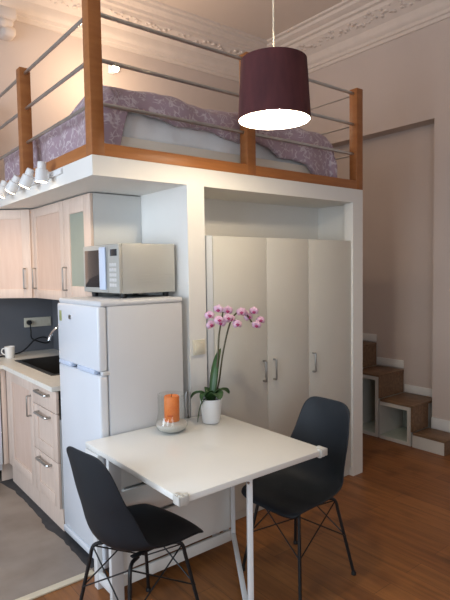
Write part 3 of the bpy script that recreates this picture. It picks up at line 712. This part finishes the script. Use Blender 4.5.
# candle in a glass with sand
cx, cy = 1.472, 2.314
CG = thing('candle_glass', 'clear glass hurricane vase with a rounded foot on the table', 'vase', (cx, cy, TZ))
MB().lathe([(0, .001), (.052, .001), (.074, .014), (.085, .034), (.084, .05), (.077, .068), (.072, .10), (.072, .20),
            (.0695, .20), (.0695, .10), (.0745, .068), (.0815, .05), (.0825, .034), (.072, .0165), (.051, .0045), (0, .0045)], (cx, cy, TZ), 40).build('glass', M_glass, CG)
o = MB().lathe([(0, .0052), (.0505, .0052), (.071, .0175), (.0815, .0345), (.0805, .046), (.060, .053), (.03, .056), (0, .056)], (cx, cy, TZ), 40).build('sand_fill', M_sand, loc=(cx, cy, TZ))
tag(o, 'white sand filling the foot of the candle glass', 'sand', None, 'stuff')
CA = thing('pillar_candle', 'orange pillar candle standing in the sand of the glass vase', 'candle', (cx, cy, TZ + .056))
zc = TZ + .056
MB().lathe([(0, 0), (.038, 0), (.040, .003), (.040, .128), (.037, .133), (.030, .131), (.012, .126), (0, .126)], (cx + .002, cy, zc), 36).build('wax', M_candle, CA)
MB().tube([(cx + .002, cy, zc + .124), (cx + .003, cy, zc + .138), (cx + .006, cy, zc + .144)], .0016, 6).build('wick', M_wick, CA)
b = MB()
for i in range(5):
    a = math.radians(205 + i * 9); b.box(-.0025, -.0008, 0, .0025, .0008, .006, M=Matrix.Translation((cx + .002 + .0402 * math.cos(a), cy + .0402 * math.sin(a), zc + .032 - .002 * (i % 2))) @ Matrix.Rotation(a + PI / 2, 4, 'Z'))
b.build('printed_mark', M_candlemark, CA)

# cord hanging between fridge and column
tag(MB().tube(spline([(1.688, 2.50, .60), (1.676, 2.475, .74), (1.668, 2.468, .84), (1.672, 2.466, .895), (1.684, 2.466, .90), (1.690, 2.468, .86), (1.690, 2.47, .78), (1.700, 2.48, .66), (1.698, 2.50, .30), (1.690, 2.52, .01)], 6), .0045, 8).build('power_cord', M_railm, loc=(1.69, 2.52, .01)),
    'grey looped cord hanging between the fridge and the white column', 'cord')

# orchid
ox, oy = 1.728, 2.308
OR = thing('potted_orchid', 'pink orchid with two arching stems in a white pot on the table', 'plant', (ox, oy, TZ))
MB().lathe([(0, .001), (.046, .001), (.049, .005), (.063, .135), (.060, .136), (.056, .126), (.047, .012), (0, .012)], (ox, oy, TZ), 36).build('pot', M_pot, OR)
MB().lathe([(0, .118), (.03, .122), (.0545, .112), (.0545, .105), (0, .105)], (ox, oy, TZ), 24).build('bark', M_bark, OR)
def leaf(p0, p1, p2, p3, wd, roll=0.0):
    pts = bez(p0, p1, p2, p3, 12)
    def fn(u, v):
        i = u * 12; k = min(int(i), 11); p = pts[k].lerp(pts[k + 1], i - k); t = (pts[k + 1] - pts[k]).normalized()
        side = t.cross(Vector((math.sin(roll), 0.3, math.cos(roll)))).normalized(); up = side.cross(t)
        ww = wd * math.sin(PI * min(1, .12 + u * .88)) ** .6 * (1 if u < .97 else .6)
        s_ = (v - .5) * 2
        return p + side * s_ * ww + up * (abs(s_) ** 1.5 * ww * .35)
    MB().grid(fn, 16, 6).build('leaf', M_leaf, OR, solid=.003)
zt = TZ + .12
O = lambda dx, dy, dz: (ox + dx, oy + dy, TZ + dz)
leaf(O(0, 0, .12), O(.01, -.01, .22), O(.03, .02, .34), O(.10, .03, .40), .026, 1.2)
leaf(O(0, 0, .12), O(-.03, -.02, .18), O(-.07, -.02, .19), O(-.085, -.03, .13), .034)
leaf(O(0, 0, .12), O(.03, -.03, .19), O(.07, -.03, .19), O(.10, -.04, .15), .032)
leaf(O(0, 0, .12), O(-.01, -.04, .18), O(-.005, -.08, .19), O(-.02, -.11, .15), .036)
leaf(O(0, 0, .12), O(.03, .03, .19), O(.05, .07, .19), O(.06, .11, .15), .034)
leaf(O(0, 0, .12), O(-.04, .02, .18), O(-.06, .06, .18), O(-.08, .08, .13), .030)
leaf(O(0, 0, .12), O(-.04, -.01, .16), O(-.085, -.01, .14), O(-.10, -.01, .02), .008)
def stem(pts): MB().tube(spline([O(*p) for p in pts], 6), .005, 8).build('stem', M_stem, OR)
k = .0068     # metres per photo pixel at the plant
stem([(.01, 0, .11), (.033, .0, .20), (.055, .0, .37), (.068, .005, .48), (.088, .0, .58), (.093, -.002, .61)])
stem([(.02, 0, .11), (.055, -.005, .22), (.082, -.005, .36), (.112, -.01, .48), (.140, -.01, .55), (.165, -.012, .585), (.21, -.01, .605), (.255, -.015, .585), (.29, -.02, .54)])
fl = [(212, 314, .01, .2), (218, 308, -.01, -.5), (217, 318, -.025, .5), (213, 323, .01, 1.0), (228, 309, .0, -.2), (226, 316, -.02, .8), (223, 321, .015, -.9), (235, 322, -.02, .3),
      (239, 310, -.02, .1), (245, 311, .015, -.6), (253, 309, -.01, -.2), (251, 315, .02, .6), (260, 318, -.01, .2), (255, 323, -.015, -.3), (232, 317, .01, .4)]
def flower(px, py, dy, rot):
    px, py = px - 2, py + 4
    c = Vector((1.8 + (px - 221.5) * .00745, oy - .03 + dy, .882 + (398 - py) * .00575 - (px - 221.5) * .0006))
    view = Vector((-.55, -.80, .05 + .3 * math.sin(rot * 3))).normalized(); yaw = rot * .5
    view = Matrix.Rotation(yaw, 3, 'Z') @ view
    q = view.to_track_quat('Z', 'Y').to_matrix().to_4x4(); q.translation = c
    b = MB()
    for i, (ang, ln, wd) in enumerate(((90, .027, .012), (215, .026, .011), (325, .026, .011), (12, .028, .018), (168, .028, .018))):
        a = math.radians(ang + rot * 20); ca, sa = math.cos(a), math.sin(a)
        def fn(u, v):
            s_ = (v - .5) * 2; w_ = wd * math.sin(PI * min(.99, .08 + .9 * u)) ** .7
            l = u * ln; z = .006 * math.sin(u * PI) - .006 * u * u - .004 * s_ * s_ + (.001 if i > 2 else 0)
            return Vector((ca * l - sa * s_ * w_, sa * l + ca * s_ * w_, z))
        b.grid(fn, 6, 4, M=q)
    f = b.build('flower', M_petal, OR, solid=.0012)
    MB().ball((0, -.006, .006), .008, (1, 1.3, .9), M=q, sub=1).ball((.007, -.004, .005), .005, M=q, sub=1).ball((-.007, -.004, .005), .005, M=q, sub=1).build('lip', M_lip, f)
    return c
for f_ in fl: flower(*f_)

# ------------------------------------------------------------------ chairs
def chair(label, loc, rot):
    c = thing('shell_chair', label, 'chair', loc, rot, 'charcoal shell chairs at the table', local=True)
    prof = [(.245, .424), (.238, .438), (.20, .447), (.12, .440), (.03, .432), (-.06, .430), (-.13, .442), (-.178, .478), (-.205, .535), (-.222, .61), (-.240, .69), (-.250, .775), (-.257, .845), (-.259, .882)]
    hw = [.150, .186, .206, .218, .226, .226, .221, .214, .207, .198, .186, .172, .156, .134]
    lift = [-.016, -.010, .002, .022, .040, .060, .080, .092, .090, .076, .056, .036, .018, .008]
    P_ = spline([(x, 0, z) for x, z in prof], 4); Wd = spline([(w_, l_, 0) for w_, l_ in zip(hw, lift)], 4); n = len(P_) - 1
    nr = []
    for i in range(n + 1):
        t = (P_[min(n, i + 1)] - P_[max(0, i - 1)]).normalized(); nr.append(Vector((t.z, 0, -t.x)))
    nr = [sum((nr[max(0, min(n, i + k_))] for k_ in range(-7, 8)), Vector()).normalized() for i in range(n + 1)]
    def fn(u, v):
        i = min(n, int(round(u * n))); w_, l_ = Wd[i].x, Wd[i].y; s_ = (v - .5) * 2
        q = P_[i] + nr[i] * (l_ * abs(s_) ** 2.2)
        if u > .88: q.z -= abs(s_) ** 6 * .020 * (u - .88) / .12
        if u < .2: q.x -= abs(s_) ** 6 * .018 * (1 - u / .2)
        return Vector((q.x, w_ * s_, q.z))
    MB().grid(fn, n, 18).build('seat_shell', M_shell, c, solid=.007, subs=1)
    ft = {}
    for sx in (1, -1):
        for sy in (1, -1):
            top = Vector((sx * .07, sy * .10, .408)); kn = Vector((sx * .128, sy * .128, .405)); foot = Vector((sx * .205, sy * .205, .008))
            pts = [top] + bez(kn - Vector((sx * .02, sy * .015, 0)), kn + Vector((sx * .008, sy * .008, 0)), kn + Vector((sx * .014, sy * .014, -.01)), kn + Vector((sx * .018, sy * .018, -.05)), 6) + [foot]
            l = MB().tube(pts, .0085, 10).build('leg', M_legs, c)
            MB().lathe([(0, 0), (.013, 0), (.013, .012), (.009, .018), (0, .018)], (foot.x, foot.y, 0.0005), 12).build('foot_cap', M_legs, l)
            ft[(sx, sy)] = (kn + Vector((sx * .012, sy * .012, -.01)), kn.lerp(foot, .50) + Vector((sx * .010, sy * .010, 0)))
    for a, d in (((1, 1), (1, -1)), ((1, -1), (-1, -1)), ((-1, -1), (-1, 1)), ((-1, 1), (1, 1))):
        MB().tube([ft[a][0], ft[d][1]], .0035, 6).tube([ft[d][0], ft[a][1]], .0035, 6).build('cross_wire', M_legs, c)
    for sy in (-.11, .085): MB().box(-.10, sy, .412, .10, sy + .025, .420, .002).build('mount', M_legs, c)
    return c
proto = chair('charcoal shell chair with its back towards the viewer, at the left end of the table', (1.085, 2.005, 0), math.radians(7))
c2 = copy_tree(proto); c2.location = (1.95, 1.868, 0); c2.rotation_euler = (0, 0, math.radians(181))
c2['label'] = 'charcoal shell chair facing the right end of the table, in front of the wardrobe'

# ------------------------------------------------------------------ pendant lamp
lx, ly = 1.765, 1.822
PL = thing('pendant_lamp', 'plum drum pendant lamp hanging over the table', 'lamp', (lx, ly, 2.30))
zb, ztp, rb, rt = 2.297, 2.572, .172, .155
MB().lathe([(rb, zb), (rt, ztp), (rt - .003, ztp), (rb - .003, zb)], (lx, ly, 0), 56, close=True).build('shade', M_shade, PL)
MB().lathe([(rb - .0035, zb), (rt - .0035, ztp), (rt - .0045, ztp), (rb - .0045, zb)], (lx, ly, 0), 56, close=True).build('shade_lining', M_shadein, PL)
b = MB()
for k in range(3):
    a = k * 2 * PI / 3; b.tube([(lx + .02 * math.cos(a), ly + .02 * math.sin(a), ztp - .03), (lx + (rt - .006) * math.cos(a), ly + (rt - .006) * math.sin(a), ztp - .006)], .002, 6)
b.build('spider', M_steel, PL)
MB().lathe([(0, .09), (.014, .09), (.02, .07), (.02, .0), (0, .0)], (lx, ly, 2.385), 18).build('socket', M_spotw, PL)
MB().ball((lx, ly, 2.335), .042, sub=3).build('bulb', M_bulb, PL)
MB().tube([(lx, ly, 2.47), (lx, ly, 2.55)], .004, 8).build('cord_drop', M_cordw, PL)
MB().tube([(lx, ly, 2.55), (lx, ly, CZ - .03)], .0035, 8).build('cord', M_cordw, PL)
MB().lathe([(0, 0), (.05, 0), (.045, -.02), (.012, -.04), (0, -.04)], (lx, ly, CZ - .001), 24).build('ceiling_rose', M_spotw, PL)
